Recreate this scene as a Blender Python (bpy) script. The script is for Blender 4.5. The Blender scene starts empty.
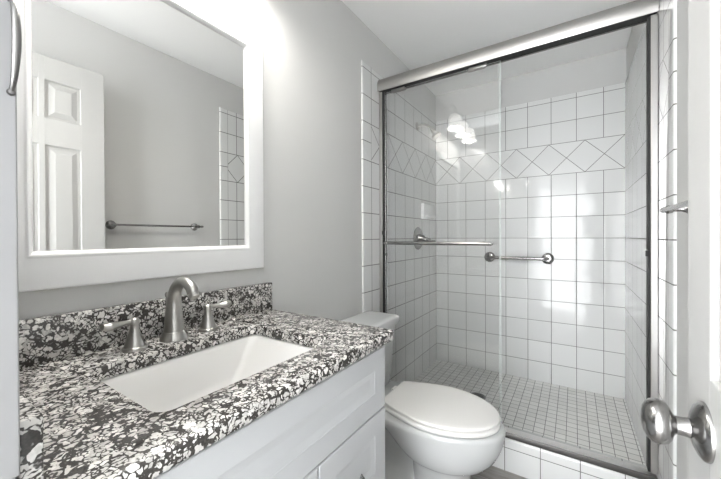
import bpy, bmesh, math, random
from mathutils import Vector, Matrix
random.seed(7)
sc = bpy.context.scene
C = sc.collection
PI = math.pi

# ------------------------------------------------------------------ camera
FPX, YAW, PITCH, ROLL = 324.48, math.radians(33.28), math.radians(-0.285), -0.0043
R = Vector((math.cos(YAW), math.sin(YAW), 0))
F = Vector((-math.sin(YAW)*math.cos(PITCH), math.cos(YAW)*math.cos(PITCH), math.sin(PITCH)))
U = R.cross(F)
R2 = R*math.cos(ROLL) + U*math.sin(ROLL)
U2 = U*math.cos(ROLL) - R*math.sin(ROLL)
cd = bpy.data.cameras.new('camera')
cam = bpy.data.objects.new('camera', cd); C.objects.link(cam)
M = Matrix((R2, U2, -F)).transposed().to_4x4()
M.translation = Vector((1.011, 0.0, 1.175))
cam.matrix_world = M
cd.sensor_width = 36; cd.lens = 36*FPX/721
cd.shift_y = -1.1/721
cd.clip_start = 0.02
sc.camera = cam

# ------------------------------------------------------------------ world, light, exposure
wd = bpy.data.worlds.new('world'); sc.world = wd; wd.use_nodes = True
wd.node_tree.nodes['Background'].inputs[0].default_value = (0.96, 0.98, 1.0, 1)
wd.node_tree.nodes['Background'].inputs[1].default_value = 10.3
BULB_W = 5.4
vs = sc.view_settings
vs.view_transform = 'Standard'; vs.look = 'None'; vs.gamma = 1.0; vs.exposure = 0.5
vs.use_curve_mapping = False
sc.cycles.max_bounces = 16; sc.cycles.diffuse_bounces = 12; sc.cycles.glossy_bounces = 6
sc.cycles.transmission_bounces = 8; sc.cycles.transparent_max_bounces = 12
sc.cycles.sample_clamp_indirect = 6.0
sc.cycles.caustics_reflective = False; sc.cycles.caustics_refractive = False

# ------------------------------------------------------------------ sizes
D, W = 2.7647, 1.297            # back tile plane, right tile plane (left tile plane x = 0)
TT = 0.008                      # tile thickness
CEIL = 2.418
P = 0.1545                      # wall tile pitch
Z_BAND0, Z_BAND1, Z_CAP, Z_TOP = 1.623, 1.846, 2.152, 2.192
YL, YR = 1.566, 1.515            # bullnose outer edges
SFZ = 0.085                     # shower floor
YD0, YD1 = 1.75, 1.875           # curb
YB = -1.2                       # open end of the room behind the camera
ZC = 0.891                      # counter top

# ------------------------------------------------------------------ material helpers
class NT:
    def __init__(s, name):
        s.m = bpy.data.materials.new(name); s.m.use_nodes = True
        s.t = s.m.node_tree; s.n = s.t.nodes; s.l = s.t.links
        s.b = s.n['Principled BSDF']
    def new(s, t, **k):
        n = s.n.new(t)
        for a, v in k.items(): setattr(n, a, v)
        return n
    def put(s, sock, v):
        if isinstance(v, bpy.types.NodeSocket): s.l.new(v, sock)
        elif v is not None: sock.default_value = v
    def math(s, op, a, b=None, c=None):
        n = s.new('ShaderNodeMath', operation=op)
        for i, v in enumerate((a, b, c)):
            if v is not None: s.put(n.inputs[i], v)
        return n.outputs[0]
    def vmath(s, op, a, b=None):
        n = s.new('ShaderNodeVectorMath', operation=op)
        s.put(n.inputs[0], a)
        if b is not None: s.put(n.inputs[3] if op == 'SCALE' else n.inputs[1], b)
        return n.outputs[0]
    def sep(s, v):
        n = s.new('ShaderNodeSeparateXYZ'); s.put(n.inputs[0], v); return n.outputs
    def comb(s, x, y, z):
        n = s.new('ShaderNodeCombineXYZ')
        for i, v in enumerate((x, y, z)): s.put(n.inputs[i], v)
        return n.outputs[0]
    def mix(s, f, a, b):
        n = s.new('ShaderNodeMix', data_type='RGBA')
        s.put(n.inputs[0], f); s.put(n.inputs[6], a); s.put(n.inputs[7], b); return n.outputs[2]
    def mixf(s, f, a, b):
        n = s.new('ShaderNodeMix', data_type='FLOAT')
        s.put(n.inputs[0], f); s.put(n.inputs[2], a); s.put(n.inputs[3], b); return n.outputs[0]
    def ramp(s, f, stops, interp='LINEAR'):
        n = s.new('ShaderNodeValToRGB'); r = n.color_ramp; r.interpolation = interp
        while len(r.elements) < len(stops): r.elements.new(0.5)
        for e, (p, c) in zip(r.elements, stops): e.position = p; e.color = (c[0], c[1], c[2], 1)
        s.put(n.inputs[0], f); return n.outputs[0]
    def noise(s, vec, scale, detail=2, rough=0.5):
        n = s.new('ShaderNodeTexNoise'); s.put(n.inputs['Vector'], vec)
        n.inputs['Scale'].default_value = scale; n.inputs['Detail'].default_value = detail
        n.inputs['Roughness'].default_value = rough; return n.outputs[0], n.outputs[1]
    def smooth(s, v, a, b, lo=0., hi=1.):
        n = s.new('ShaderNodeMapRange', interpolation_type='SMOOTHSTEP')
        for i, x in enumerate((v, a, b, lo, hi)): s.put(n.inputs[i], x)
        return n.outputs[0]
    def bump(s, h, strength, dist, normal=None):
        n = s.new('ShaderNodeBump'); n.inputs['Strength'].default_value = strength
        n.inputs['Distance'].default_value = dist; s.put(n.inputs['Height'], h)
        if normal is not None: s.put(n.inputs['Normal'], normal)
        return n.outputs[0]
    def set(s, **k):
        for a, v in k.items(): s.put(s.b.inputs[a.replace('_', ' ')], v)
        return s.m

def pos(nt): return nt.new('ShaderNodeNewGeometry').outputs['Position']
def objco(nt): return nt.new('ShaderNodeTexCoord').outputs['Object']

def simple(name, col, rough=0.5, metal=0.0, coat=0.0, wob=0.0, wscale=30, **k):
    nt = NT(name)
    nt.set(Base_Color=(*col, 1), Roughness=rough, Metallic=metal, Coat_Weight=coat, Coat_Roughness=0.08)
    f, _ = nt.noise(objco(nt), wscale, 3)
    if wob: nt.put(nt.b.inputs['Normal'], nt.bump(f, wob, 0.002))
    nt.put(nt.b.inputs['Roughness'], nt.mixf(f, rough*0.9, min(1, rough*1.1)))
    for a, v in k.items(): nt.put(nt.b.inputs[a.replace('_', ' ')], v)
    return nt.m

def brushed(name, col, rough, sx, sy, sz):
    nt = NT(name)
    v = nt.vmath('MULTIPLY', objco(nt), (sx, sy, sz))
    f, _ = nt.noise(v, 1.0, 3)
    nt.set(Base_Color=nt.mix(f, (col[0]*.9, col[1]*.9, col[2]*.9, 1), (*col, 1)), Metallic=1.0,
           Roughness=nt.mixf(f, rough*0.8, rough*1.2))
    nt.put(nt.b.inputs['Normal'], nt.bump(f, 0.03, 0.001))
    return nt.m

def tile_mat(name, axis, u0, vtx, grout_w=0.0034, strip=None, jit_amt=0.03, rough=0.085):
    """150 mm glazed wall tile with a band of diamonds; axis = horizontal axis of the wall."""
    nt = NT(name)
    o = nt.sep(pos(nt)); u = o[axis]; z = o[2]
    def dist(x, p):           # distance to nearest multiple of p
        f = nt.math('FRACT', nt.math('ADD', nt.math('DIVIDE', x, p), 0.5))
        return nt.math('MULTIPLY', nt.math('ABSOLUTE', nt.math('SUBTRACT', f, 0.5)), p)
    uu = nt.math('SUBTRACT', u, u0)
    du = dist(uu, P)
    below = nt.math('LESS_THAN', z, Z_BAND0)
    above = nt.math('GREATER_THAN', z, Z_BAND1)
    inband = nt.math('SUBTRACT', 1.0, nt.math('ADD', below, above))
    vz = nt.mixf(below, nt.math('SUBTRACT', z, Z_BAND1), nt.math('SUBTRACT', z, Z_BAND0))
    dv = dist(vz, P)
    capz = nt.math('GREATER_THAN', z, Z_CAP + 0.01)
    dv = nt.math('ADD', dv, nt.math('MULTIPLY', capz, 1.0))
    dg = nt.math('MINIMUM', du, dv)
    PD = P*math.sqrt(2)
    w = nt.math('MULTIPLY', nt.math('SUBTRACT', z, Z_BAND0), PD/(Z_BAND1 - Z_BAND0))
    uv = nt.math('SUBTRACT', u, vtx)
    a = nt.math('ADD', uv, w); b = nt.math('SUBTRACT', uv, w)
    dd = nt.math('MULTIPLY', nt.math('MINIMUM', dist(a, PD), dist(b, PD)), 0.7071)
    de = nt.math('MINIMUM', nt.math('ABSOLUTE', nt.math('SUBTRACT', z, Z_BAND0)),
                 nt.math('ABSOLUTE', nt.math('SUBTRACT', z, Z_BAND1)))
    d = nt.math('MINIMUM', nt.mixf(inband, dg, dd), de)
    if strip:                 # bullnose trim pieces along the outer edge: cross joints only
        zone = nt.math('LESS_THAN', u, strip)
        half = nt.math('ABSOLUTE', nt.math('SUBTRACT', z, (Z_BAND0+Z_BAND1)/2))
        ds = nt.math('MINIMUM', nt.mixf(inband, dv, nt.math('MINIMUM', half, de)), nt.math('ABSOLUTE', nt.math('SUBTRACT', u, strip)))
        d = nt.mixf(zone, d, ds)
    # tile id -> slightly uneven setting
    idg = nt.comb(nt.math('FLOOR', nt.math('DIVIDE', uu, P)), nt.math('FLOOR', nt.math('DIVIDE', vz, P)), below)
    idd = nt.comb(nt.math('FLOOR', nt.math('DIVIDE', a, PD)), nt.math('FLOOR', nt.math('DIVIDE', b, PD)), 7.0)
    mx = nt.new('ShaderNodeMix', data_type='VECTOR')
    nt.put(mx.inputs[0], inband); nt.put(mx.inputs[4], idg); nt.put(mx.inputs[5], idd)
    wn = nt.new('ShaderNodeTexWhiteNoise', noise_dimensions='3D'); nt.put(wn.inputs['Vector'], mx.outputs[1])
    jit = nt.vmath('SCALE', nt.vmath('SUBTRACT', wn.outputs['Color'], (0.5, 0.5, 0.5)), jit_amt)
    nrm = nt.vmath('NORMALIZE', nt.vmath('ADD', nt.new('ShaderNodeNewGeometry').outputs['Normal'], jit))
    g = nt.smooth(d, grout_w*0.35, grout_w*0.65)
    h = nt.smooth(d, 0.0, 0.006)
    wav, _ = nt.noise(pos(nt), 14, 1)
    nb = nt.bump(nt.math('ADD', h, nt.math('MULTIPLY', wav, 0.5)), 0.25, 0.0015*(jit_amt/0.03)**0.5, nrm)
    spec = nt.mixf(g, 0.05, 0.32)
    tone = nt.mix(wn.outputs['Value'], (0.70, 0.705, 0.70, 1), (0.74, 0.745, 0.74, 1))
    nt.set(Base_Color=nt.mix(g, (0.17, 0.17, 0.165, 1), tone), Roughness=nt.mixf(g, 0.8, rough), Normal=nb,
           Specular_IOR_Level=spec)
    return nt.m

def mosaic_mat(name, p, ux, uy):
    nt = NT(name)
    o = nt.sep(pos(nt))
    def dist(x):
        f = nt.math('FRACT', nt.math('ADD', nt.math('DIVIDE', x, p), 0.5))
        return nt.math('MULTIPLY', nt.math('ABSOLUTE', nt.math('SUBTRACT', f, 0.5)), p)
    x = nt.math('SUBTRACT', o[0], ux); y = nt.math('SUBTRACT', o[1], uy)
    dx = dist(x); dy = dist(y)
    g = nt.math('MULTIPLY', nt.smooth(dx, 0.0008, 0.0019), nt.smooth(dy, 0.0012, 0.0026, 0.12, 1.0))
    wn = nt.new('ShaderNodeTexWhiteNoise', noise_dimensions='3D')
    nt.put(wn.inputs['Vector'], nt.comb(nt.math('FLOOR', nt.math('DIVIDE', x, p)), nt.math('FLOOR', nt.math('DIVIDE', y, p)), 0.))
    tone = nt.mix(wn.outputs['Value'], (0.69, 0.685, 0.668, 1), (0.77, 0.765, 0.75, 1))
    nt.set(Base_Color=nt.mix(g, (0.12, 0.12, 0.115, 1), tone), Roughness=nt.mixf(g, 0.8, 0.38))
    nt.put(nt.b.inputs['Normal'], nt.bump(g, 0.3, 0.001))
    return nt.m

def granite_mat():
    nt = NT('speckled granite')
    v = objco(nt)
    _, nc = nt.noise(v, 70, 2)
    vd = nt.vmath('ADD', v, nt.vmath('SCALE', nt.vmath('SUBTRACT', nc, (0.5, 0.5, 0.5)), 0.016))
    vo = nt.new('ShaderNodeTexVoronoi', feature='F1'); nt.put(vo.inputs['Vector'], vd); vo.inputs['Scale'].default_value = 70
    ve = nt.new('ShaderNodeTexVoronoi', feature='DISTANCE_TO_EDGE'); nt.put(ve.inputs['Vector'], vd); ve.inputs['Scale'].default_value = 70
    rnd = nt.sep(vo.outputs['Color'])
    v2 = nt.new('ShaderNodeTexVoronoi', feature='DISTANCE_TO_EDGE'); nt.put(v2.inputs['Vector'], vd); v2.inputs['Scale'].default_value = 125
    n1, _ = nt.noise(vd, 60, 3, 0.6)
    n2, _ = nt.noise(v, 300, 2)
    nm, _ = nt.noise(v, 32, 2)
    # dark mineral lies along the grain borders: coarse grains in some patches, fine ones in others
    ed = nt.mixf(nt.smooth(nm, 0.44, 0.56), ve.outputs['Distance'], v2.outputs['Distance'])
    e = nt.math('MULTIPLY', nt.math('SUBTRACT', 1.0, nt.smooth(ed, 0.0, 0.24)), 0.30)
    e = nt.math('ADD', e, nt.math('ADD', n1, nt.math('MULTIPLY', nt.math('SUBTRACT', n2, 0.5), 0.25)))
    e = nt.math('ADD', e, nt.math('MULTIPLY', nt.math('LESS_THAN', rnd[0], 0.14), 0.17))
    dark = nt.smooth(e, 0.60, 0.72)
    light = nt.mix(nt.smooth(rnd[1], 0.2, 0.9), (0.38, 0.37, 0.355, 1), (0.78, 0.765, 0.74, 1))
    grain, _ = nt.noise(v, 190, 3)
    light = nt.mix(nt.smooth(grain, 0.35, 0.7), light, (0.56, 0.545, 0.525, 1))
    dk = nt.mix(n2, (0.006, 0.006, 0.006, 1), (0.075, 0.069, 0.063, 1))
    nt.set(Base_Color=nt.mix(dark, light, dk), Roughness=0.22, Specular_IOR_Level=0.5)
    return nt.m

def plank_mat():
    nt = NT('grey wood-look plank')
    v = pos(nt)
    br = nt.new('ShaderNodeTexBrick')
    rot = nt.new('ShaderNodeMapping'); rot.inputs['Rotation'].default_value = (0, 0, 0)
    nt.put(rot.inputs['Vector'], v); nt.put(br.inputs['Vector'], rot.outputs[0])
    br.inputs['Scale'].default_value = 1.0; br.inputs['Brick Width'].default_value = 0.9
    br.inputs['Row Height'].default_value = 0.15; br.inputs['Mortar Size'].default_value = 0.002
    br.inputs['Color1'].default_value = (0.34, 0.325, 0.31, 1); br.inputs['Color2'].default_value = (0.42, 0.40, 0.385, 1)
    br.inputs['Mortar'].default_value = (0.06, 0.055, 0.05, 1)
    g, _ = nt.noise(nt.vmath('MULTIPLY', v, (6, 60, 1)), 1.0, 4, 0.6)
    nt.set(Base_Color=nt.mix(nt.smooth(g, 0.3, 0.7), (0.24, 0.225, 0.21, 1), br.outputs[0]), Roughness=0.5)
    return nt.m

def paint_mat(name, col, rough=0.6):
    nt = NT(name)
    f, _ = nt.noise(pos(nt), 160, 3)
    nt.set(Base_Color=(*col, 1), Roughness=rough, Specular_IOR_Level=0.3)
    nt.put(nt.b.inputs['Normal'], nt.bump(f, 0.05, 0.0008))
    return nt.m

def glass_mat():
    nt = NT('clear shower glass')
    nt.set(Base_Color=(0.97, 0.985, 0.98, 1), Roughness=0.0, IOR=1.5, Transmission_Weight=1.0)
    # thin architectural pane: see-through with a mirror-like film, so light passes without refraction noise
    tr = nt.new('ShaderNodeBsdfTransparent'); tr.inputs[0].default_value = (0.998, 0.999, 0.9985, 1)
    gl = nt.new('ShaderNodeBsdfGlossy'); gl.inputs['Roughness'].default_value = 0.004
    fr = nt.new('ShaderNodeFresnel'); fr.inputs['IOR'].default_value = 1.48
    mx = nt.new('ShaderNodeMixShader')
    nt.l.new(fr.outputs[0], mx.inputs[0]); nt.l.new(tr.outputs[0], mx.inputs[1]); nt.l.new(gl.outputs[0], mx.inputs[2])
    nt.l.new(mx.outputs[0], nt.n['Material Output'].inputs[0])
    return nt.m

def mirror_mat():
    nt = NT('silvered mirror')
    f, _ = nt.noise(objco(nt), 5, 1)
    nt.set(Base_Color=(0.80, 0.80, 0.785, 1), Metallic=1.0, Roughness=nt.mixf(f, 0.0, 0.004)); return nt.m

def shade_mat():
    nt = NT('lit frosted glass')
    f, _ = nt.noise(objco(nt), 20, 2)
    nt.set(Base_Color=(0.9, 0.9, 0.88, 1), Roughness=0.35, Emission_Color=(1.0, 0.975, 0.93, 1), Emission_Strength=nt.mixf(f, 2.2, 2.6))
    return nt.m
def bulb_mat():
    nt = NT('lit bulb')
    f, _ = nt.noise(objco(nt), 20, 2)
    nt.set(Base_Color=(1, 1, 1, 1), Emission_Color=(1.0, 0.97, 0.92, 1), Emission_Strength=nt.mixf(f, 30.0, 34.0)); return nt.m

M_PAINT = paint_mat('pale grey wall paint', (0.585, 0.585, 0.577))
M_CEIL = paint_mat('white ceiling paint', (0.90, 0.90, 0.895), 0.8)
M_TL = tile_mat('white glazed tile left', 1, D - 0.1738, 1.87, strip=D-0.1738-6*P, grout_w=0.0042, jit_amt=0.008, rough=0.06)
M_TB = tile_mat('white glazed tile back', 0, W - 0.1138, W)
M_TR = tile_mat('white glazed tile right', 1, D - 0.1738, D, strip=1.585, grout_w=0.0052, jit_amt=0.005, rough=0.045)
M_MOS = mosaic_mat('grey white mosaic', 0.0517, W - 0.1138, D)
M_GRAN = granite_mat()
M_PLANK = plank_mat()
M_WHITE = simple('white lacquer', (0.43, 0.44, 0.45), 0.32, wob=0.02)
M_CAB_SHADED = simple('white cabinet paint in shade', (0.31, 0.312, 0.318), 0.42, wob=0.02)  # same white as the vanity, darkened in colour to stand for shade
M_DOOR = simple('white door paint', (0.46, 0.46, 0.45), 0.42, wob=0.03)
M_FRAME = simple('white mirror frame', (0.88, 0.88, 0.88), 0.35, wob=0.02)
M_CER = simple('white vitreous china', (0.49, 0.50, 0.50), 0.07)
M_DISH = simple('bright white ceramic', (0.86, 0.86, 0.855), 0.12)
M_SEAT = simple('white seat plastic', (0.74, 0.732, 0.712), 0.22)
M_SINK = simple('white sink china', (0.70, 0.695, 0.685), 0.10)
M_NICK = brushed('brushed nickel', (0.46, 0.45, 0.43), 0.30, 40, 40, 260)
M_ALU = brushed('satin nickel frame', (0.42, 0.41, 0.395), 0.38, 4, 300, 300)
M_ALUV = brushed('satin nickel upright', (0.50, 0.49, 0.475), 0.30, 300, 300, 4)
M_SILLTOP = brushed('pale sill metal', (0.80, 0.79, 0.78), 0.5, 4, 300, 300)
M_SILL_REFL = brushed('sill metal with dark reflection', (0.17, 0.165, 0.16), 0.45, 4, 300, 300)  # nickel sill front; the dark floor's reflection is put into its colour
M_KNOB = brushed('satin nickel knob', (0.36, 0.355, 0.35), 0.22, 60, 60, 60)
M_PULL = brushed('pewter pull', (0.22, 0.217, 0.213), 0.3, 60, 60, 60)
M_BLK = simple('black rubber', (0.012, 0.012, 0.012), 0.6)
M_DARK = simple('track cavity shade', (0.02, 0.02, 0.02), 0.7)
M_GLASS = glass_mat()
M_GEDGE = simple('glass edge', (0.62, 0.68, 0.66), 0.15)
M_MIRR = mirror_mat()
M_SHADE = shade_mat()
M_BULB = bulb_mat()
M_DRAIN = brushed('drain steel', (0.25, 0.25, 0.25), 0.4, 90, 90, 90)

# ------------------------------------------------------------------ geometry helpers
def link(name, bm, mat, parent=None, smooth=True, angle=40):
    me = bpy.data.meshes.new(name)
    bmesh.ops.recalc_face_normals(bm, faces=bm.faces)
    bm.to_mesh(me); bm.free()
    me.materials.append(mat)
    o = bpy.data.objects.new(name, me); C.objects.link(o)
    if smooth:
        me.polygons.foreach_set('use_smooth', [True]*len(me.polygons))
        me.set_sharp_from_angle(angle=math.radians(angle))
    if parent is not None: o.parent = parent; o.matrix_parent_inverse = Matrix.Identity(4); shift(o, parent)
    return o
def shift(o, parent):          # meshes are written in world metres; parents are unrotated Empties
    t = parent
    off = Vector((0, 0, 0))
    while t is not None: off += t.location; t = t.parent
    o.data.transform(Matrix.Translation(-off))
def thing(name, label, cat, loc, group=None):
    o = bpy.data.objects.new(name, None); o.empty_display_size = 0.05; C.objects.link(o)
    o.location = loc; return tag(o, label, cat, group)
def tag(o, label, cat, group=None):
    o['label'] = label; o['category'] = cat
    if group: o['group'] = group
    return o
def struct(name, bm, m, label=None, cat=None, smooth=False):
    o = link(name, bm, m, None, smooth); o['kind'] = 'structure'
    if label: o['label'] = label; o['category'] = cat
    return o

def box(bm, x0, x1, y0, y1, z0, z1, bev=0.0, seg=2):
    t = bmesh.new()
    v = [t.verts.new((x, y, z)) for z in (z0, z1) for y in (y0, y1) for x in (x0, x1)]
    for f in ((0, 2, 3, 1), (4, 5, 7, 6), (0, 1, 5, 4), (2, 6, 7, 3), (0, 4, 6, 2), (1, 3, 7, 5)):
        t.faces.new([v[i] for i in f])
    if bev: bmesh.ops.bevel(t, geom=list(t.edges), offset=bev, segments=seg, profile=0.5, affect='EDGES')
    join(bm, t); return bm
def join(bm, t):
    me = bpy.data.meshes.new('tmp'); t.to_mesh(me); t.free(); bm.from_mesh(me); bpy.data.meshes.remove(me)
def B(*a, **k): return box(bmesh.new(), *a, **k)

def rings(bm, rs, cap0=True, cap1=True, closed=True):
    vs_ = [[bm.verts.new(p) for p in r] for r in rs]
    n = len(rs[0])
    for a, b in zip(vs_, vs_[1:]):
        for i in range(n if closed else n-1):
            j = (i+1) % n
            bm.faces.new((a[i], a[j], b[j], b[i]))
    if cap0: bm.faces.new(vs_[0][::-1])
    if cap1: bm.faces.new(vs_[-1])
    return bm
def basis(d):
    d = Vector(d).normalized()
    a = Vector((0, 0, 1)) if abs(d.z) < 0.9 else Vector((1, 0, 0))
    u = d.cross(a).normalized(); return d, u, d.cross(u)
def lathe(bm, o, d, prof, n=32):
    """prof: list of (distance along d, radius)."""
    o = Vector(o); d, u, v = basis(d)
    rs = [[o + d*h + (u*math.cos(2*PI*i/n) + v*math.sin(2*PI*i/n))*max(r, 1e-5) for i in range(n)] for h, r in prof]
    return rings(bm, rs)
def catmull(pts, k=8):
    pts = [Vector(p) for p in pts]; out = []
    P_ = [pts[0]*2-pts[1]] + pts + [pts[-1]*2-pts[-2]]
    for i in range(1, len(P_)-2):
        a, b, c, d = P_[i-1:i+3]
        for s in range(k):
            t = s/k
            out.append(0.5*((2*b)+(c-a)*t+(2*a-5*b+4*c-d)*t*t+(3*b-a-3*c+d)*t**3))
    out.append(pts[-1]); return out
def tube(bm, pts, rad, n=20, flat=1.0):
    """rad: number or list; flat squashes the section along its second axis."""
    pts = [Vector(p) for p in pts]; m = len(pts)
    rad = rad if isinstance(rad, (list, tuple)) else [rad]*m
    d, u, v = basis(pts[1]-pts[0]); rs = []
    for i, p in enumerate(pts):
        t = (pts[min(i+1, m-1)]-pts[max(i-1, 0)]).normalized()
        u = (u - t*u.dot(t)).normalized(); v = t.cross(u)
        fl = flat[i] if isinstance(flat, (list, tuple)) else flat
        rs.append([p + u*math.cos(2*PI*k/n)*rad[i] + v*math.sin(2*PI*k/n)*rad[i]*fl for k in range(n)])
    return rings(bm, rs)
def lerp_list(vals, m):
    out = []
    for i in range(m):
        t = i/(m-1)*(len(vals)-1); j = min(int(t), len(vals)-2); out.append(vals[j]+(vals[j+1]-vals[j])*(t-j))
    return out
def rrect(x0, x1, y0, y1, r, k=6):
    """rounded rectangle, counter-clockwise list of (x, y)."""
    pts = []
    for cx, cy, a in ((x1-r, y1-r, 0), (x0+r, y1-r, 90), (x0+r, y0+r, 180), (x1-r, y0+r, 270)):
        for i in range(k+1):
            t = math.radians(a + 90*i/k); pts.append((cx+r*math.cos(t), cy+r*math.sin(t)))
    return pts
def extrude_x(bm, prof, x0, x1):
    return rings(bm, [[(x, y, z) for y, z in prof] for x in (x0, x1)])

# ------------------------------------------------------------------ room shell
struct('floor', B(-0.12, W+0.12, YB, YD0+0.05, -0.08, 0.0), M_PLANK)
struct('floor_shower', B(-0.02, W+0.02, YD1-0.02, D+0.02, SFZ-0.05, SFZ), M_MOS)
struct('ceiling', B(-0.12, W+0.12, YB, D+0.12, CEIL, CEIL+0.1), M_CEIL)
struct('wall_left', B(-0.12, -TT, YB, D+0.12, 0, CEIL), M_PAINT)
struct('wall_right', B(W+TT, W+0.12, YB, D+0.12, 0, CEIL), M_PAINT)
struct('wall_back', B(-TT, W+TT, D+TT, D+0.12, 0, CEIL), M_PAINT)
bm = bmesh.new()
box(bm, 1.202, W+TT-0.0005, -0.16, 0.214, 0, CEIL)
struct('wall_front', bm, M_PAINT)

# tile fields: the front face carries the pattern, the outer edges are rounded bullnose
def bullnose_left():
    r = TT
    prof = []                                   # (x, y) section, running from the outer edge to the back corner
    for i in range(7):
        t = PI/2*i/6; prof.append((-r + r*math.sin(t), YL + r - r*math.cos(t)))
    prof += [(0, YL+0.03), (0, D), (-r+0.0003, D), (-r+0.0003, YL)]
    return prof
def slab(prof, z1):
    bm = bmesh.new(); r = TT
    zs = [(0.001, 0.0), (z1-r, 0.0)] + [(z1-r+r*math.sin(PI/2*i/5), r*(1-math.cos(PI/2*i/5))) for i in range(1, 6)]
    rs = []
    for z, ins in zs:
        rs.append([(prof_x(p, ins), p[1], z) for p in prof])
    return rings(bm, rs)
def prof_x(p, ins): return max(-TT+0.0003, p[0]-ins) if p[0] > -TT+0.0004 else p[0]
bl = slab(bullnose_left(), Z_TOP)
struct('wall_shower_left', bl, M_TL, smooth=True)
# right: the mirror image, its own outer edge
pr_ = []
for i in range(7):
    t = PI/2*i/6; pr_.append((-TT + TT*math.sin(t), YR + TT - TT*math.cos(t)))
pr_ += [(0, YR+0.03), (0, D), (-TT+0.0003, D), (-TT+0.0003, YR)]
br_ = slab(pr_, Z_TOP)
for v in br_.verts: v.co.x = W - v.co.x
struct('wall_shower_right', br_, M_TR, smooth=True)
bm = bmesh.new(); r = TT
sec = [(D+TT-0.0003, 0.001), (D, 0.001), (D, Z_TOP-r)] + [(D + r*(1-math.cos(PI/2*i/5))*0.96, Z_TOP-r+r*math.sin(PI/2*i/5)) for i in range(1, 6)]
extrude_x(bm, sec, 0.0, W)
struct('wall_shower_back', bm, M_TB, smooth=True)

# tiled curb
def curb_mat():
    nt = NT('white glazed curb tile')
    o = nt.sep(pos(nt))
    f = nt.math('FRACT', nt.math('ADD', nt.math('DIVIDE', nt.math('SUBTRACT', o[0], 0.7215), 0.1572), 0.5))
    dx = nt.math('MULTIPLY', nt.math('ABSOLUTE', nt.math('SUBTRACT', f, 0.5)), 0.1572)
    dz = nt.math('ABSOLUTE', nt.math('SUBTRACT', o[2], 0.117))
    front = nt.math('LESS_THAN', o[1], YD0+0.006)
    dz = nt.math('ADD', dz, nt.math('SUBTRACT', 1.0, front))
    d = nt.math('MINIMUM', dx, dz)
    g = nt.smooth(d, 0.0012, 0.0024)
    nt.set(Base_Color=nt.mix(g, (0.13, 0.13, 0.125, 1), (0.60, 0.605, 0.60, 1)), Roughness=nt.mixf(g, 0.8, 0.08))
    nt.put(nt.b.inputs['Normal'], nt.bump(g, 0.3, 0.001))
    return nt.m
bm = bmesh.new()
sec = [(YD1, 0.001), (YD0, 0.001), (YD0, 0.152)] + [(YD0+0.013*(1-math.cos(PI/2*i/5)), 0.152+0.013*math.sin(PI/2*i/5)) for i in range(1, 6)] + [(YD1-0.004, 0.165), (YD1, 0.161)]
extrude_x(bm, sec, 0.0005, W-0.0005)
tag(struct('trim_1', bm, curb_mat(), smooth=True), 'white tiled curb along the shower entrance', 'curb')

# baseboard behind the toilet
struct('baseboard_left', B(-TT, 0.006, 0.87, YL-0.002, 0, 0.09, bev=0.003), M_WHITE)

# ------------------------------------------------------------------ open room door with its knob
DX0, DX1, DY0, DY1, DZ0, DZ1 = 1.165, 1.20, 0.219, 0.728, 0.012, 2.072
def panel_door():
    """six raised panels on the face towards the basin (-x) and the same on the back."""
    bm = bmesh.new()
    core = 0.009
    box(bm, DX0+core, DX1-core, DY0+0.004, DY1-0.004, DZ0+0.004, DZ1-0.004)
    w = DY1-DY0; st = 0.105; mid = 0.027
    ys = [DY0+st, (DY0+DY1)/2-mid/2, (DY0+DY1)/2+mid/2, DY1-st]
    zs = [(DZ0+0.22, 0.83), (0.98, 1.635), (1.770, 1.955)]
    for side in (0, 1):
        xa, xb = (DX0, DX0+core+0.001) if side == 0 else (DX1-core-0.001, DX1)
        for y0, y1 in ((DY0, ys[0]), (ys[1], ys[2]), (ys[3], DY1)):
            box(bm, xa, xb, y0, y1, DZ0, DZ1, bev=0.003, seg=2)
        zz = [DZ0] + [z for p in zs for z in p] + [DZ1]
        for i in range(0, len(zz), 2):
            for y0, y1 in ((ys[0], ys[1]), (ys[2], ys[3])):
                box(bm, xa, xb, y0-0.004, y1+0.004, zz[i], zz[i+1], bev=0.003, seg=2)
        for z0, z1 in zs:                        # raised fields
            for y0, y1 in ((ys[0], ys[1]), (ys[2], ys[3])):
                s_ = -1 if side == 0 else 1
                xc = DX0+core if side == 0 else DX1-core
                rs = []
                for ins, h in ((0.012, -0.001), (0.014, 0.001), (0.036, 0.0075), (0.038, 0.0075)):
                    x = xc + s_*h
                    rs.append([(x, y0+ins, z0+ins), (x, y1-ins, z0+ins), (x, y1-ins, z1-ins), (x, y0+ins, z1-ins)])
                rings(bm, rs)
    return bm
door = struct('door_1', panel_door(), M_DOOR, 'white six-panel door standing open against the grey side wall', 'door')
KY, KZ = 0.641, 0.901
bm = bmesh.new()
lathe(bm, (DX0+0.001, KY, KZ), (-1, 0, 0), [(0, 0.0395), (0.003, 0.0395), (0.0055, 0.0385), (0.009, 0.0345), (0.0125, 0.0275), (0.0155, 0.0195), (0.0175, 0.0140), (0.018, 0.0)])
rose = link('rosette', bm, M_KNOB, door)
bm = bmesh.new()
lathe(bm, (DX0-0.017, KY, KZ), (-1, 0, 0), [(0, 0.0), (0, 0.0135), (0.006, 0.0125), (0.014, 0.0125), (0.0175, 0.0165), (0.020, 0.0235),
      (0.024, 0.0285), (0.030, 0.0310), (0.036, 0.0312), (0.042, 0.0290), (0.0465, 0.0245), (0.050, 0.017), (0.0515, 0.009), (0.052, 0.0)], n=40)
link('door_knob', bm, M_KNOB, door)
link('latch_plate', B(DX0+0.006, DX1-0.006, DY1-0.0005, DY1+0.0012, KZ-0.03, KZ+0.03, bev=0.0004), M_KNOB, door)

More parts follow.
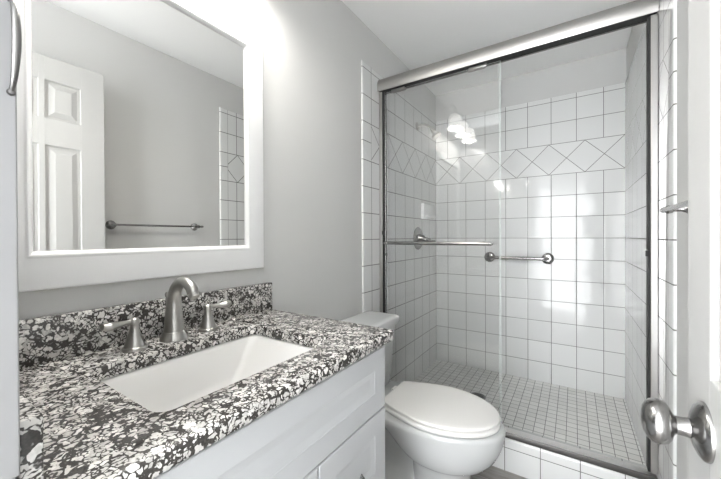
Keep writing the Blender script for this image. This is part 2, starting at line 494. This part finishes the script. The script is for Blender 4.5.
# ------------------------------------------------------------------ vanity cabinet
VY0, VY1, VXF = 0.083, 0.843, 0.524
van = thing('bathroom_vanity', 'white shaker vanity cabinet under the speckled granite counter', 'cabinet', (0.27, 0.46, 0))
bm = bmesh.new()
T = 0.018                                        # carcass panels, open at the top for the basin
box(bm, 0.0, VXF, VY0, VY0+T, 0.10, ZC-0.0315); box(bm, 0.0, VXF, VY1-T, VY1, 0.0, ZC-0.0315, bev=0.001)
box(bm, 0.0, T, VY0+T, VY1-T, 0.10, ZC-0.0315); box(bm, T, VXF-0.004, VY0+T, VY1-T, 0.10, 0.10+T)
box(bm, VXF-T, VXF, VY0+T, VY1-T, 0.845, ZC-0.0315); box(bm, VXF-T, VXF, VY0+T, VY1-T, 0.655, 0.69)
box(bm, VXF-T, VXF, 0.525, 0.555, 0.118, 0.655); box(bm, VXF-T, VXF, VY0+T, VY0+0.05, 0.118, 0.845); box(bm, VXF-T, VXF, VY1-0.05, VY1-T, 0.118, 0.845)
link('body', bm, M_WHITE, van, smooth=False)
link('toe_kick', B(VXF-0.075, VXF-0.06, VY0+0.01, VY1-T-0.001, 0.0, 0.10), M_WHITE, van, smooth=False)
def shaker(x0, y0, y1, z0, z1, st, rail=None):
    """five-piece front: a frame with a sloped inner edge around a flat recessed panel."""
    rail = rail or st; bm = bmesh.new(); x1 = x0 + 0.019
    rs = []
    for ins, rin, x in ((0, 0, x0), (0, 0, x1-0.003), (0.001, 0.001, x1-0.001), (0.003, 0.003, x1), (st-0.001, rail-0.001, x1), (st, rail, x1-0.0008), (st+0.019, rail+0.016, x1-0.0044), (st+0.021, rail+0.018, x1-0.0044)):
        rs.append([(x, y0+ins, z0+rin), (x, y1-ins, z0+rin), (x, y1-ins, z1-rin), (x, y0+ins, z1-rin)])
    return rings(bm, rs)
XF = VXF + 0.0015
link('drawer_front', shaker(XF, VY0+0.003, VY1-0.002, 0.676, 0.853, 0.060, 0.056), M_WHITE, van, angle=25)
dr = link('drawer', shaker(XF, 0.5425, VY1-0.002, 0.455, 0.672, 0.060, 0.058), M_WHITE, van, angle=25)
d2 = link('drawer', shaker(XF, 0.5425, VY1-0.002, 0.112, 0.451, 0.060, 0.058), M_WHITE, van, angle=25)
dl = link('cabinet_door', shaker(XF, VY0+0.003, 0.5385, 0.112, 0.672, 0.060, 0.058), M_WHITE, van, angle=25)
def bow_pull(a, b, out, r=0.0048):
    """arched pull from foot a to foot b, bowed along out."""
    a, b, out = Vector(a), Vector(b), Vector(out)
    pts = []
    for i in range(17):
        t = i/16; pts.append(a.lerp(b, t) + out*(math.sin(PI*t)**0.6))
    rad = [r*(0.62 + 0.42*math.sin(PI*i/16)) for i in range(17)]
    bm = bmesh.new(); tube(bm, pts, rad, n=14)
    for p in (a, b):
        lathe(bm, p - out.normalized()*0.0005, out, [(0, 0), (0, r*1.05), (0.002, r*1.05), (0.004, r*0.8), (0.0045, 0)], n=18)
    return bm
link('drawer_pull', bow_pull((XF+0.0140, 0.648, 0.541), (XF+0.0140, 0.716, 0.541), (0.026, 0, 0)), M_PULL, dr)
link('drawer_pull', bow_pull((XF+0.0140, 0.645, 0.283), (XF+0.0140, 0.721, 0.283), (0.026, 0, 0)), M_PULL, d2)
link('door_pull', bow_pull((XF+0.0192, 0.505, 0.50), (XF+0.0192, 0.505, 0.59), (0.026, 0, 0)), M_PULL, dl)

# ------------------------------------------------------------------ granite top
CX0, CX1, CY0, CY1 = -0.007, 0.555, 0.0815, 0.884
SX0, SX1, SY0, SY1 = 0.140, 0.456, 0.255, 0.692
def counter():
    bm = bmesh.new(); z1, z0 = ZC, ZC-0.031; k = 6
    def ro(i, z): return [(x, y, z) for x, y in rrect(CX0+i*0, CX1-i, CY0+i, CY1-i, 0.012, k)]
    def ri(i, z): return [(x, y, z) for x, y in rrect(SX0-i, SX1+i, SY0-i, SY1+i, 0.028, k)]
    e = 0.005
    rs = [ri(e*0.3, z0), ri(0, z0+e*0.3), ri(0, z1-e*0.4), ri(e*0.15, z1-e*0.15), ri(e*0.4, z1), ro(e, z1), ro(e*0.3, z1-e*0.3), ro(0, z1-e), ro(0, z0+e), ro(e*0.3, z0+e*0.3), ro(e, z0), ri(e*0.3, z0)]
    rings(bm, rs, cap0=False, cap1=False)
    bmesh.ops.remove_doubles(bm, verts=bm.verts, dist=1e-6)
    return bm
tag(link('countertop', counter(), M_GRAN, angle=50), 'black and white speckled granite counter slab with a basin cut-out', 'countertop')
tag(link('backsplash', B(CX0, 0.014, CY0, CY1-0.002, ZC+0.0003, 0.996, bev=0.0025), M_GRAN), 'long speckled granite upstand along the wall under the mirror', 'backsplash')
tag(link('sidesplash', B(0.0145, CX1-0.006, CY0, CY0+0.019, ZC+0.0003, 0.992, bev=0.0025), M_GRAN), 'speckled granite side upstand against the tall linen cabinet', 'backsplash')

# ------------------------------------------------------------------ undermount basin
snk = thing('sink', 'white rectangular undermount basin set into the granite counter', 'sink', ((SX0+SX1)/2, (SY0+SY1)/2, ZC-0.18))
bm = bmesh.new(); zt = ZC-0.0325
def rr3(i, z, r, e=0.0): return [(x, y, z) for x, y in rrect(SX0+i, SX1-i, SY0+i+e, SY1-i-e, r, 8)]
rs = [rr3(-0.022, zt-0.012, 0.04), rr3(-0.022, zt, 0.04), rr3(-0.004, zt, 0.03), rr3(-0.001, zt-0.002, 0.03), rr3(0.003, zt-0.012, 0.022, 0.006), rr3(0.010, zt-0.06, 0.018, 0.034), rr3(0.016, zt-0.10, 0.018, 0.058),
      rr3(0.022, zt-0.122, 0.02, 0.070), rr3(0.032, zt-0.132, 0.03, 0.074), rr3(0.060, zt-0.138, 0.04, 0.070), rr3(0.12, zt-0.143, 0.02, 0.05)]
rs += [rr3(0.12, zt-0.155, 0.02, 0.05), rr3(0.03, zt-0.146, 0.04, 0.055), rr3(0.008, zt-0.12, 0.02, 0.052), rr3(-0.001, zt-0.06, 0.02, 0.02), rr3(-0.010, zt-0.012, 0.035), rr3(-0.022, zt-0.012, 0.04)]
rings(bm, rs, cap0=False, cap1=False)
# close the bottom inside and outside
bm.verts.ensure_lookup_table()
n_ = len(rs[0])
bm.faces.new(bm.verts[10*n_:11*n_]); bm.faces.new(bm.verts[11*n_:12*n_])
bmesh.ops.remove_doubles(bm, verts=bm.verts, dist=1e-6)
link('basin', bm, M_SINK, snk, angle=60)
bm = bmesh.new(); lathe(bm, ((SX0+SX1)/2, (SY0+SY1)/2, zt-0.1425), (0, 0, 1), [(0, 0), (0, 0.031), (0.002, 0.031), (0.003, 0.028), (0.0015, 0.020), (0.0035, 0.016), (0.0045, 0)])
link('drain', bm, M_NICK, snk)

# ------------------------------------------------------------------ widespread faucet
FX, FY = 0.072, 0.474
fa = thing('faucet', 'brushed nickel two-handle faucet standing behind the basin', 'faucet', (FX, FY, ZC))
bm = bmesh.new()
lathe(bm, (FX, FY, ZC), (0, 0, 1), [(0, 0), (0, 0.036), (0.004, 0.036), (0.010, 0.0335), (0.019, 0.0295), (0.0225, 0.0285), (0.0235, 0.0265), (0.024, 0)])
link('base', bm, M_NICK, fa)
path = catmull([(FX, FY, ZC+0.02), (FX-0.001, FY, ZC+0.06), (FX, FY, ZC+0.105), (FX+0.010, FY, ZC+0.140), (FX+0.036, FY, ZC+0.160),
                (FX+0.062, FY, ZC+0.164), (FX+0.085, FY, ZC+0.153), (FX+0.099, FY, ZC+0.135)], 7)
bm = bmesh.new(); tube(bm, path, lerp_list([0.0270, 0.0225, 0.0183, 0.0158, 0.0146, 0.0143, 0.0146, 0.0150], len(path)), n=28)
link('spout', bm, M_NICK, fa)
dv = (path[-1]-path[-2]).normalized()
bm = bmesh.new(); lathe(bm, path[-1]-dv*0.001, dv, [(0, 0), (0, 0.0135), (0.003, 0.0135), (0.003, 0.0125), (0.012, 0.0120), (0.013, 0.010), (0.011, 0.0)])
link('aerator', bm, M_NICK, fa)
bm = bmesh.new(); lathe(bm, (FX-0.038, FY, ZC), (0, 0, 1), [(0, 0), (0, 0.004), (0.112, 0.0028), (0.114, 0.005), (0.121, 0.0062), (0.127, 0.004), (0.129, 0)], n=16)
link('lift_rod', bm, M_NICK, fa)
def faucet_handle(y, sgn):
    bm = bmesh.new()
    lathe(bm, (FX, y, ZC), (0, 0, 1), [(0, 0), (0, 0.0285), (0.004, 0.0285), (0.0065, 0.0275), (0.008, 0.0235), (0.010, 0.0228), (0.020, 0.0200), (0.032, 0.0160), (0.044, 0.0122), (0.054, 0.0098), (0.060, 0.0096),
          (0.066, 0.0110), (0.073, 0.0115), (0.078, 0.0085), (0.081, 0)])
    t = link('handle', bm, M_NICK, fa)
    pts = catmull([(FX-0.004, y-sgn*0.006, ZC+0.070), (FX+0.001, y+sgn*0.018, ZC+0.071), (FX+0.004, y+sgn*0.038, ZC+0.070), (FX+0.007, y+sgn*0.056, ZC+0.070), (FX+0.009, y+sgn*0.071, ZC+0.073)], 6)
    m = len(pts)
    bm = bmesh.new(); tube(bm, pts, lerp_list([0.0085, 0.0062, 0.0092, 0.0145, 0.0100], m), n=18, flat=lerp_list([0.9, 0.9, 0.85, 0.80, 0.75], m))
    link('lever', bm, M_NICK, t)
faucet_handle(FY-0.099, -1)
faucet_handle(FY+0.101, 1)

# ------------------------------------------------------------------ framed mirror
MY0, MY1, MZ0, MZ1, MW = 0.124, 0.8425, 1.058, 1.949, 0.080
mi = thing('mirror', 'rectangular wall mirror in a wide white frame over the basin', 'mirror', (-TT, (MY0+MY1)/2, MZ0))
bm = bmesh.new()
prof = [(0.0, -TT), (0.0, 0.010), (0.002, 0.013), (0.004, 0.014), (0.064, 0.014), (0.0655, 0.0145), (0.067, 0.0160), (0.069, 0.0170), (0.0715, 0.0168), (0.074, 0.0150), (0.0775, 0.012), (MW, 0.006), (MW, -TT)]
rings(bm, [[(x, MY0+d, MZ0+d*1.1), (x, MY1-d, MZ0+d*1.1), (x, MY1-d, MZ1-d), (x, MY0+d, MZ1-d)] for d, x in prof], cap0=False, cap1=False)
link('mirror_frame', bm, M_FRAME, mi, angle=30)
link('mirror_glass', B(-0.004, 0.0045, MY0+MW-0.004, MY1-MW+0.004, MZ0+MW-0.004, MZ1-MW+0.004), M_MIRR, mi, smooth=False)

# ------------------------------------------------------------------ tall linen cabinet at the left
LY0, LY1, LX1 = -0.128, 0.0795, 0.552
lc = thing('linen_cabinet', 'tall white linen cabinet with a dark bow pull beside the counter', 'cabinet', (0.28, -0.03, 0))
link('body', B(-TT+0.001, LX1, LY0, LY1, 0.0, 2.30, bev=0.002), M_CAB_SHADED, lc)
ld = link('cabinet_door', B(LX1+0.001, LX1+0.021, LY0+0.003, LY1-0.0005, 0.95, 2.29, bev=0.002, seg=3), M_CAB_SHADED, lc)
link('cabinet_door', B(LX1+0.001, LX1+0.021, LY0+0.003, LY1-0.001, 0.11, 0.945, bev=0.005, seg=3), M_CAB_SHADED, lc)
link('door_pull', bow_pull((LX1+0.0212, LY1-0.0045, 1.311), (LX1+0.0212, LY1-0.0045, 1.398), (0.022, 0.0, 0), 0.0031), M_PULL, ld)

# ------------------------------------------------------------------ three-light fixture over the mirror
LZ = 2.312
vl = thing('vanity_light', 'brushed nickel bar light with three lit bell shades above the mirror', 'light fixture', (-TT, 0.475, LZ))
link('backplate', B(-TT, 0.014, 0.18, 0.77, LZ-0.055, LZ+0.055, bev=0.006), M_NICK, vl)
for y in (0.250, 0.478, 0.706):
    bm = bmesh.new()
    pts = catmull([(0.012, y, LZ), (0.06, y, LZ+0.02), (0.115, y, LZ+0.022), (0.142, y, LZ-0.005), (0.140, y, LZ-0.035)], 6)
    tube(bm, pts, 0.008, n=14)
    lathe(bm, (0.140, y, LZ-0.062), (0, 0, 1), [(0, 0), (0, 0.026), (0.012, 0.026), (0.022, 0.018), (0.03, 0.010), (0.034, 0)], n=24)
    a = link('arm', bm, M_NICK, vl)
    bm = bmesh.new()
    prof = [(0.0, 0.022), (0.010, 0.036), (0.026, 0.047), (0.050, 0.053), (0.085, 0.055), (0.106, 0.058), (0.120, 0.065), (0.128, 0.072)]
    o_ = Vector((0.140, y, LZ-0.060)); n = 36
    out = [[o_ + Vector((r*math.cos(2*PI*i/n), r*math.sin(2*PI*i/n), -h)) for i in range(n)] for h, r in prof]
    inn = [[o_ + Vector(((r-0.003)*math.cos(2*PI*i/n), (r-0.003)*math.sin(2*PI*i/n), -h-0.001)) for i in range(n)] for h, r in prof[::-1]]
    rings(bm, out+inn, cap0=False, cap1=False)
    s_ = link('lamp_shade', bm, M_SHADE, vl, angle=60)
    bm = bmesh.new()
    lathe(bm, (0.140, y, LZ-0.064), (0, 0, -1), [(0, 0.0), (0, 0.013), (0.02, 0.014), (0.04, 0.022), (0.06, 0.026), (0.078, 0.022), (0.09, 0.012), (0.093, 0)], n=20)
    link('bulb', bm, M_BULB, s_)
    pl = bpy.data.lights.new('bulb_light', 'POINT'); pl.energy = BULB_W; pl.shadow_soft_size = 0.03; pl.color = (1.0, 0.965, 0.91)
    po = bpy.data.objects.new('bulb_light', pl); C.objects.link(po); po.location = (0.140, y, LZ-0.172)

# ------------------------------------------------------------------ toilet
TY = 1.405
to = thing('toilet', 'white two-piece toilet with a closed lid between vanity and shower', 'toilet', (0.40, TY, 0))
def egg(z, xb, xm, xf, w, nb=2.0, nf=2.0, k=48, wb=None):
    """outline with widest point at xm; superellipse back half (nb) and front half (nf)."""
    pts = []
    for i in range(k):
        t = 2*PI*i/k; c, s = math.cos(t), math.sin(t)
        n = nf if c >= 0 else nb
        a = (xf-xm) if c >= 0 else (xm-xb)
        pts.append((xm + a*math.copysign(abs(c)**(2/n), c), TY + w*math.copysign(abs(s)**(2/n), s), z))
    return pts
bm = bmesh.new()
rs = [egg(0.000, 0.385, 0.52, 0.668, 0.108, 2.6, 2.4), egg(0.014, 0.385, 0.52, 0.668, 0.108, 2.6, 2.4), egg(0.03, 0.392, 0.52, 0.656, 0.099, 2.6, 2.4), egg(0.10, 0.395, 0.52, 0.640, 0.093, 2.6, 2.4), egg(0.165, 0.390, 0.52, 0.645, 0.097, 2.6, 2.3),
      egg(0.195, 0.375, 0.52, 0.660, 0.112, 2.4, 2.2), egg(0.215, 0.355, 0.51, 0.690, 0.136, 2.3, 2.1), egg(0.232, 0.335, 0.51, 0.720, 0.154, 2.2, 2.05), egg(0.26, 0.300, 0.50, 0.745, 0.169, 2.1, 2.0), egg(0.30, 0.255, 0.49, 0.765, 0.180, 2.1, 2.0), egg(0.335, 0.200, 0.48, 0.776, 0.186, 2.2, 2.0), egg(0.355, 0.130, 0.47, 0.779, 0.188, 2.5, 2.0),
      egg(0.372, 0.06, 0.47, 0.782, 0.190, 3.0, 2.0), egg(0.386, 0.062, 0.47, 0.780, 0.188, 3.0, 2.0), egg(0.391, 0.068, 0.47, 0.773, 0.182, 3.0, 2.0)]
rings(bm, rs)
# trapway and foot behind the front column
rings(bm, [egg(z, xb, 0.30, xf, w, 3, 3) for z, xb, xf, w in ((0.0, 0.09, 0.47, 0.122), (0.018, 0.09, 0.47, 0.122), (0.05, 0.10, 0.46, 0.108), (0.075, 0.11, 0.45, 0.080), (0.12, 0.12, 0.45, 0.062), (0.20, 0.11, 0.46, 0.062), (0.27, 0.10, 0.46, 0.070), (0.33, 0.08, 0.45, 0.085), (0.376, 0.07, 0.44, 0.12))])
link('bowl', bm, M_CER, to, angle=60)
def egg2(z, xb, xm, xf, w, ins=0, nb=2.6, k=64):
    return egg(z, xb+ins, xm, xf-ins, w-ins, nb, 2.0, k)
def lid_outline(z, ins):
    """tapered back with a straight hinge edge, long oval front."""
    pts = []
    xb, xm, xf, w, wb = 0.270+ins, 0.50, 0.764-ins, 0.187-ins, 0.119-ins
    k = 40
    for i in range(k+1):                       # front half from -90 to 90 degrees
        t = -PI/2 + PI*i/k
        pts.append((xm + (xf-xm)*math.cos(t)**(1.0), TY + w*math.sin(t), z))
    for i in range(1, 14):                     # far side back to the hinge corner
        t = i/14; pts.append((xm + (xb-xm)*t, TY + w + (wb-w)*t**1.6, z))
    pts.append((xb+0.001, TY+wb-0.0005, z)); pts.append((xb, TY+wb-0.003, z)); pts.append((xb, TY-wb+0.003, z)); pts.append((xb+0.001, TY-wb+0.0005, z))
    for i in range(13, 0, -1):
        t = i/14; pts.append((xm + (xb-xm)*t, TY - w - (wb-w)*t**1.6, z))
    return pts
bm = bmesh.new()
rings(bm, [lid_outline(0.3965, 0.003), lid_outline(0.3985, 0.0012), lid_outline(0.4105, 0.0012), lid_outline(0.4130, 0.003)])
link('seat', bm, M_SEAT, to, angle=60)
bm = bmesh.new()
rings(bm, [lid_outline(0.4208, 0.007), lid_outline(0.4216, 0.0045), lid_outline(0.4270, 0.0038), lid_outline(0.4302, 0.0060), lid_outline(0.4316, 0.012), lid_outline(0.4324, 0.03), lid_outline(0.4328, 0.07)])
link('lid', bm, M_SEAT, to, angle=60)
for s_ in (-1, 1):
    link('seat_hinge', B(0.236, 0.259, TY+s_*0.075-0.020, TY+s_*0.075+0.020, 0.3915, 0.405, bev=0.004, seg=3), M_SEAT, to)
bm = bmesh.new()
rs = []
for z, x1, hw, r in ((0.385, 0.180, 0.165, 0.05), (0.40, 0.184, 0.172, 0.05), (0.55, 0.192, 0.188, 0.045), (0.70, 0.200, 0.200, 0.04), (0.710, 0.200, 0.200, 0.04)):
    rs.append([(x, y, z) for x, y in rrect(0.004, x1, TY-hw, TY+hw, r, 6)])
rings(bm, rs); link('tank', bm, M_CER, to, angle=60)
bm = bmesh.new(); rs = []
for z, i in ((0.7105, 0.004), (0.7125, 0.0), (0.735, 0.0), (0.742, 0.004), (0.746, 0.012), (0.7475, 0.03)):
    rs.append([(x, y, z) for x, y in rrect(0.0035+i*0.6, 0.218-i, TY-0.213+i, TY+0.213-i, 0.035, 6)])
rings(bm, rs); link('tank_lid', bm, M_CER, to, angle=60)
bm = bmesh.new()
lathe(bm, (0.1985, TY-0.145, 0.655), (1, 0, 0), [(0, 0), (0, 0.014), (0.006, 0.014), (0.010, 0.009), (0.02, 0.008), (0.021, 0)], n=20)
tube(bm, [(0.217, TY-0.145, 0.655), (0.220, TY-0.11, 0.652), (0.220, TY-0.075, 0.648)], [0.007, 0.0055, 0.006], n=12)
link('flush_lever', bm, M_NICK, to)

# ------------------------------------------------------------------ sliding shower door: fixed frame
fr = thing('shower_door_frame', 'satin nickel header, uprights and sill framing the shower opening', 'shower door frame', (W/2, 1.775, 0.1655))
HY0, HY1, HZ0, HZ1 = 1.732, 1.806, 2.070, 2.145
bm = bmesh.new()
face = []
for i in range(13):                              # rounded front fascia
    t = i/12; face.append((HY0 + 0.016*(2*t-1)**2 * (1 if t > 0.5 else 0.35), HZ0 + (HZ1-HZ0)*t))
sec = face + [(HY1, HZ1), (HY1, HZ0), (HY1-0.003, HZ0), (HY1-0.003, HZ1-0.008), (HY0+0.018, HZ1-0.008), (HY0+0.010, HZ0+0.012), (HY0+0.010, HZ0)]
extrude_x(bm, sec, 0.0015, W-0.0015)
hd = link('header', bm, M_ALU, fr, angle=35)
link('track_shade', B(0.003, W-0.003, HY0+0.0185, HY1-0.004, HZ0+0.004, HZ0+0.02), M_DARK, hd, smooth=False)  # near-black block painting in the shade of the hollow header
for side in (0, 1):
    xa, xb = (0.0012, 0.0225) if side == 0 else (W-0.0225, W-0.0012)
    bm = bmesh.new()
    box(bm, xa, xb, 1.752, 1.757, 0.205, HZ0-0.001, bev=0.001); 
    xo = xa if side == 0 else xb-0.004
    box(bm, xo, xo+0.004, 1.757, 1.802, 0.205, HZ0-0.001)
    box(bm, xa, xb, 1.798, 1.803, 0.205, HZ0-0.001, bev=0.001)
    j = link('upright', bm, M_ALUV, fr, smooth=False)
    gx = (0.0055, 0.0335) if side == 0 else (W-0.0305, W-0.0055)
    link('gasket', B(gx[0], gx[1], 1.7575, 1.7975, 0.205, HZ0-0.001), M_BLK, j, smooth=False)
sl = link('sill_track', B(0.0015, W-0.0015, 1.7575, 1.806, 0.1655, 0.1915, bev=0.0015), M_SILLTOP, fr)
link('sill_lip', B(0.0015, W-0.0015, 1.7535, 1.7573, 0.1655, 0.1925, bev=0.0008), M_SILL_REFL, sl)
for bx0, bx1, bz in ((W-0.040, W-0.027, 1.090), (0.024, 0.038, 1.188), (0.024, 0.040, 0.235)):
    link('bumper', B(bx0, bx1, 1.745, 1.7519, bz, bz+0.024, bev=0.0015), M_BLK, fr)

# ------------------------------------------------------------------ sliding glass panels, both pushed to the left
def glass_panel(x0, x1, y, label):
    t = thing('sliding_glass_panel', label, 'glass door panel', ((x0+x1)/2, y, 0.192), 'shower glass panels')
    bm = bmesh.new()                              # the pane: one thin solid slab
    box(bm, x0, x1, y-0.003, y+0.003, 0.192, HZ0-0.004)
    g = link('pane', bm, M_GLASS, t, smooth=False)
    link('edge', B(x1+0.0001, x1+0.0018, y-0.003, y+0.003, 0.192, HZ0-0.004), M_GEDGE, t, smooth=False)
    for hx in (x0+0.09, x1-0.11):
        link('hanger', B(hx-0.045, hx+0.045, y-0.0065, y-0.0032, HZ0-0.012, HZ0+0.0025, bev=0.001), M_ALU, t)
    return t
GY1, GY2 = 1.774, 1.7955
gp = glass_panel(0.0338, 0.700, GY1, 'clear outer shower glass panel carrying the towel bar')
gp2 = glass_panel(0.0338, 0.690, GY2, 'clear inner shower glass panel behind the one with the towel bar')
bm = bmesh.new()
yb = 1.722
tube(bm, [(0.066, yb, 1.137), (0.66, yb, 1.137)], 0.0095, n=18)
for x, s_ in ((0.066, -1), (0.66, 1)):
    lathe(bm, (x, yb, 1.137), (s_, 0, 0), [(0, 0), (0, 0.0105), (0.004, 0.0105), (0.008, 0.008), (0.014, 0.005), (0.017, 0)], n=18)
tb = link('towel_bar', bm, M_KNOB, gp)
for x in (0.105, 0.62):
    bm = bmesh.new()
    lathe(bm, (x, GY1-0.0032, 1.137), (0, -1, 0), [(0, 0), (0, 0.0125), (0.003, 0.0125), (0.006, 0.007), (yb and GY1-0.0032-yb, 0.006), (GY1-0.0031-yb, 0)], n=18)
    link('bracket', bm, M_NICK, tb)

# ------------------------------------------------------------------ towel bar on the side wall
XT, ZT = 1.240, 1.252
tw = thing('towel_bar', 'satin nickel towel bar on the grey wall between door and shower', 'towel bar', (W+TT, 1.055, ZT))
bm = bmesh.new(); tube(bm, [(XT, 0.785, ZT), (XT, 1.325, ZT)], 0.0065, n=18)
for y, s_ in ((0.785, -1), (1.325, 1)):
    lathe(bm, (XT, y, ZT), (0, s_, 0), [(0, 0), (0, 0.007), (0.004, 0.0085), (0.010, 0.0085), (0.015, 0.006), (0.017, 0)], n=18)
link('bar', bm, M_KNOB, tw)
for y in (0.80, 1.31):
    bm = bmesh.new()
    lathe(bm, (W+TT, y, ZT), (-1, 0, 0), [(0, 0), (0, 0.027), (0.004, 0.027), (0.010, 0.022), (0.018, 0.012), (0.03, 0.007), (0.046, 0.007), (0.049, 0.0105), (0.057, 0.0125), (0.064, 0.0105), (0.068, 0.006), (0.069, 0)], n=22)
    link('post', bm, M_KNOB, tw)

# ------------------------------------------------------------------ shower fittings
gb = thing('grab_bar', 'short satin nickel grab bar on the back shower wall', 'grab bar', (0.645, D, 1.008))
bm = bmesh.new()
yb = D-0.058
pts = [(0.445, D-0.004, 1.008), (0.445, D-0.030, 1.008), (0.452, D-0.049, 1.008), (0.472, yb, 1.008), (0.56, yb, 1.008), (0.74, yb, 1.008), (0.825, yb, 1.008), (0.845, D-0.049, 1.008), (0.852, D-0.030, 1.008), (0.852, D-0.004, 1.008)]
tube(bm, catmull(pts, 4), 0.0125, n=18); link('bar', bm, M_KNOB, gb)
for x in (0.445, 0.852):
    bm = bmesh.new(); lathe(bm, (x, D-0.0002, 1.008), (0, -1, 0), [(0, 0), (0, 0.041), (0.004, 0.041), (0.009, 0.036), (0.011, 0.018), (0.012, 0.0)], n=28)
    link('flange', bm, M_KNOB, gb)
sv = thing('shower_valve', 'round nickel shower valve with a lever on the tiled side wall', 'shower valve', (0, 2.355, 1.16))
bm = bmesh.new(); lathe(bm, (0.0002, 2.355, 1.16), (1, 0, 0), [(0, 0), (0, 0.088), (0.003, 0.088), (0.009, 0.080), (0.012, 0.060), (0.013, 0.034), (0.030, 0.030), (0.050, 0.026), (0.052, 0)], n=40)
link('escutcheon', bm, M_KNOB, sv)
bm = bmesh.new(); tube(bm, catmull([(0.045, 2.355, 1.155), (0.075, 2.36, 1.150), (0.100, 2.38, 1.137), (0.115, 2.41, 1.138)], 5), lerp_list([0.020, 0.016, 0.011, 0.009], 16), n=16)
link('lever', bm, M_KNOB, sv)
sh = thing('shower_sprayer', 'nickel shower head on a bent arm high on the tiled side wall', 'shower head', (0, 2.345, 2.03))
bm = bmesh.new(); lathe(bm, (0.0002, 2.345, 2.03), (1, 0, 0), [(0, 0), (0, 0.030), (0.004, 0.029), (0.010, 0.018), (0.012, 0.0)], n=26)
link('flange', bm, M_NICK, sh)
arm = catmull([(0.006, 2.345, 2.03), (0.04, 2.345, 2.033), (0.075, 2.345, 2.025), (0.105, 2.345, 2.000), (0.125, 2.345, 1.972)], 6)
bm = bmesh.new(); tube(bm, arm, 0.0095, n=16); link('arm', bm, M_NICK, sh)
dv = (arm[-1]-arm[-3]).normalized()
bm = bmesh.new(); lathe(bm, arm[-1]-dv*0.004, dv, [(0, 0), (0, 0.013), (0.012, 0.015), (0.020, 0.013), (0.030, 0.020), (0.050, 0.034), (0.060, 0.036), (0.064, 0.033), (0.062, 0.0)], n=28)
link('spray_head', bm, M_NICK, sh)
sd = thing('soap_dish', 'white ceramic soap dish on the tile near the shower corner', 'soap dish', (0, 2.55, 1.316))
bm = bmesh.new(); box(bm, 0.0003, 0.026, 2.41, 2.65, 1.314, 1.438, bev=0.006, seg=3)
link('back_plate', bm, M_DISH, sd)
bm = bmesh.new(); rs = []
for z, x1, i in ((1.322, 0.030, 0.02), (1.328, 0.042, 0.008), (1.340, 0.046, 0.0), (1.343, 0.045, 0.002), (1.342, 0.040, 0.008), (1.334, 0.034, 0.018), (1.333, 0.030, 0.022)):
    rs.append([(x, y, z) for x, y in rrect(0.0255, x1+0.006, 2.44+i, 2.62-i, 0.004, 5)])
rings(bm, rs); link('tray', bm, M_DISH, sd, angle=60)
fd = thing('floor_drain', 'round metal drain set in the mosaic shower floor', 'drain', (0.462, 2.27, SFZ))
bm = bmesh.new(); lathe(bm, (0.462, 2.275, SFZ), (0, 0, 1), [(0, 0), (0, 0.055), (0.002, 0.055), (0.003, 0.050), (0.0025, 0.0)], n=36)
link('drain_plate', bm, M_DRAIN, fd)
bm = bmesh.new()
for i in range(-3, 4):
    h = math.sqrt(max(0, 0.042**2-(i*0.012)**2)); box(bm, 0.462-h, 0.462+h, 2.275+i*0.012-0.003, 2.275+i*0.012+0.003, SFZ+0.0026, SFZ+0.0034)
link('grate', bm, M_BLK, fd, smooth=False)
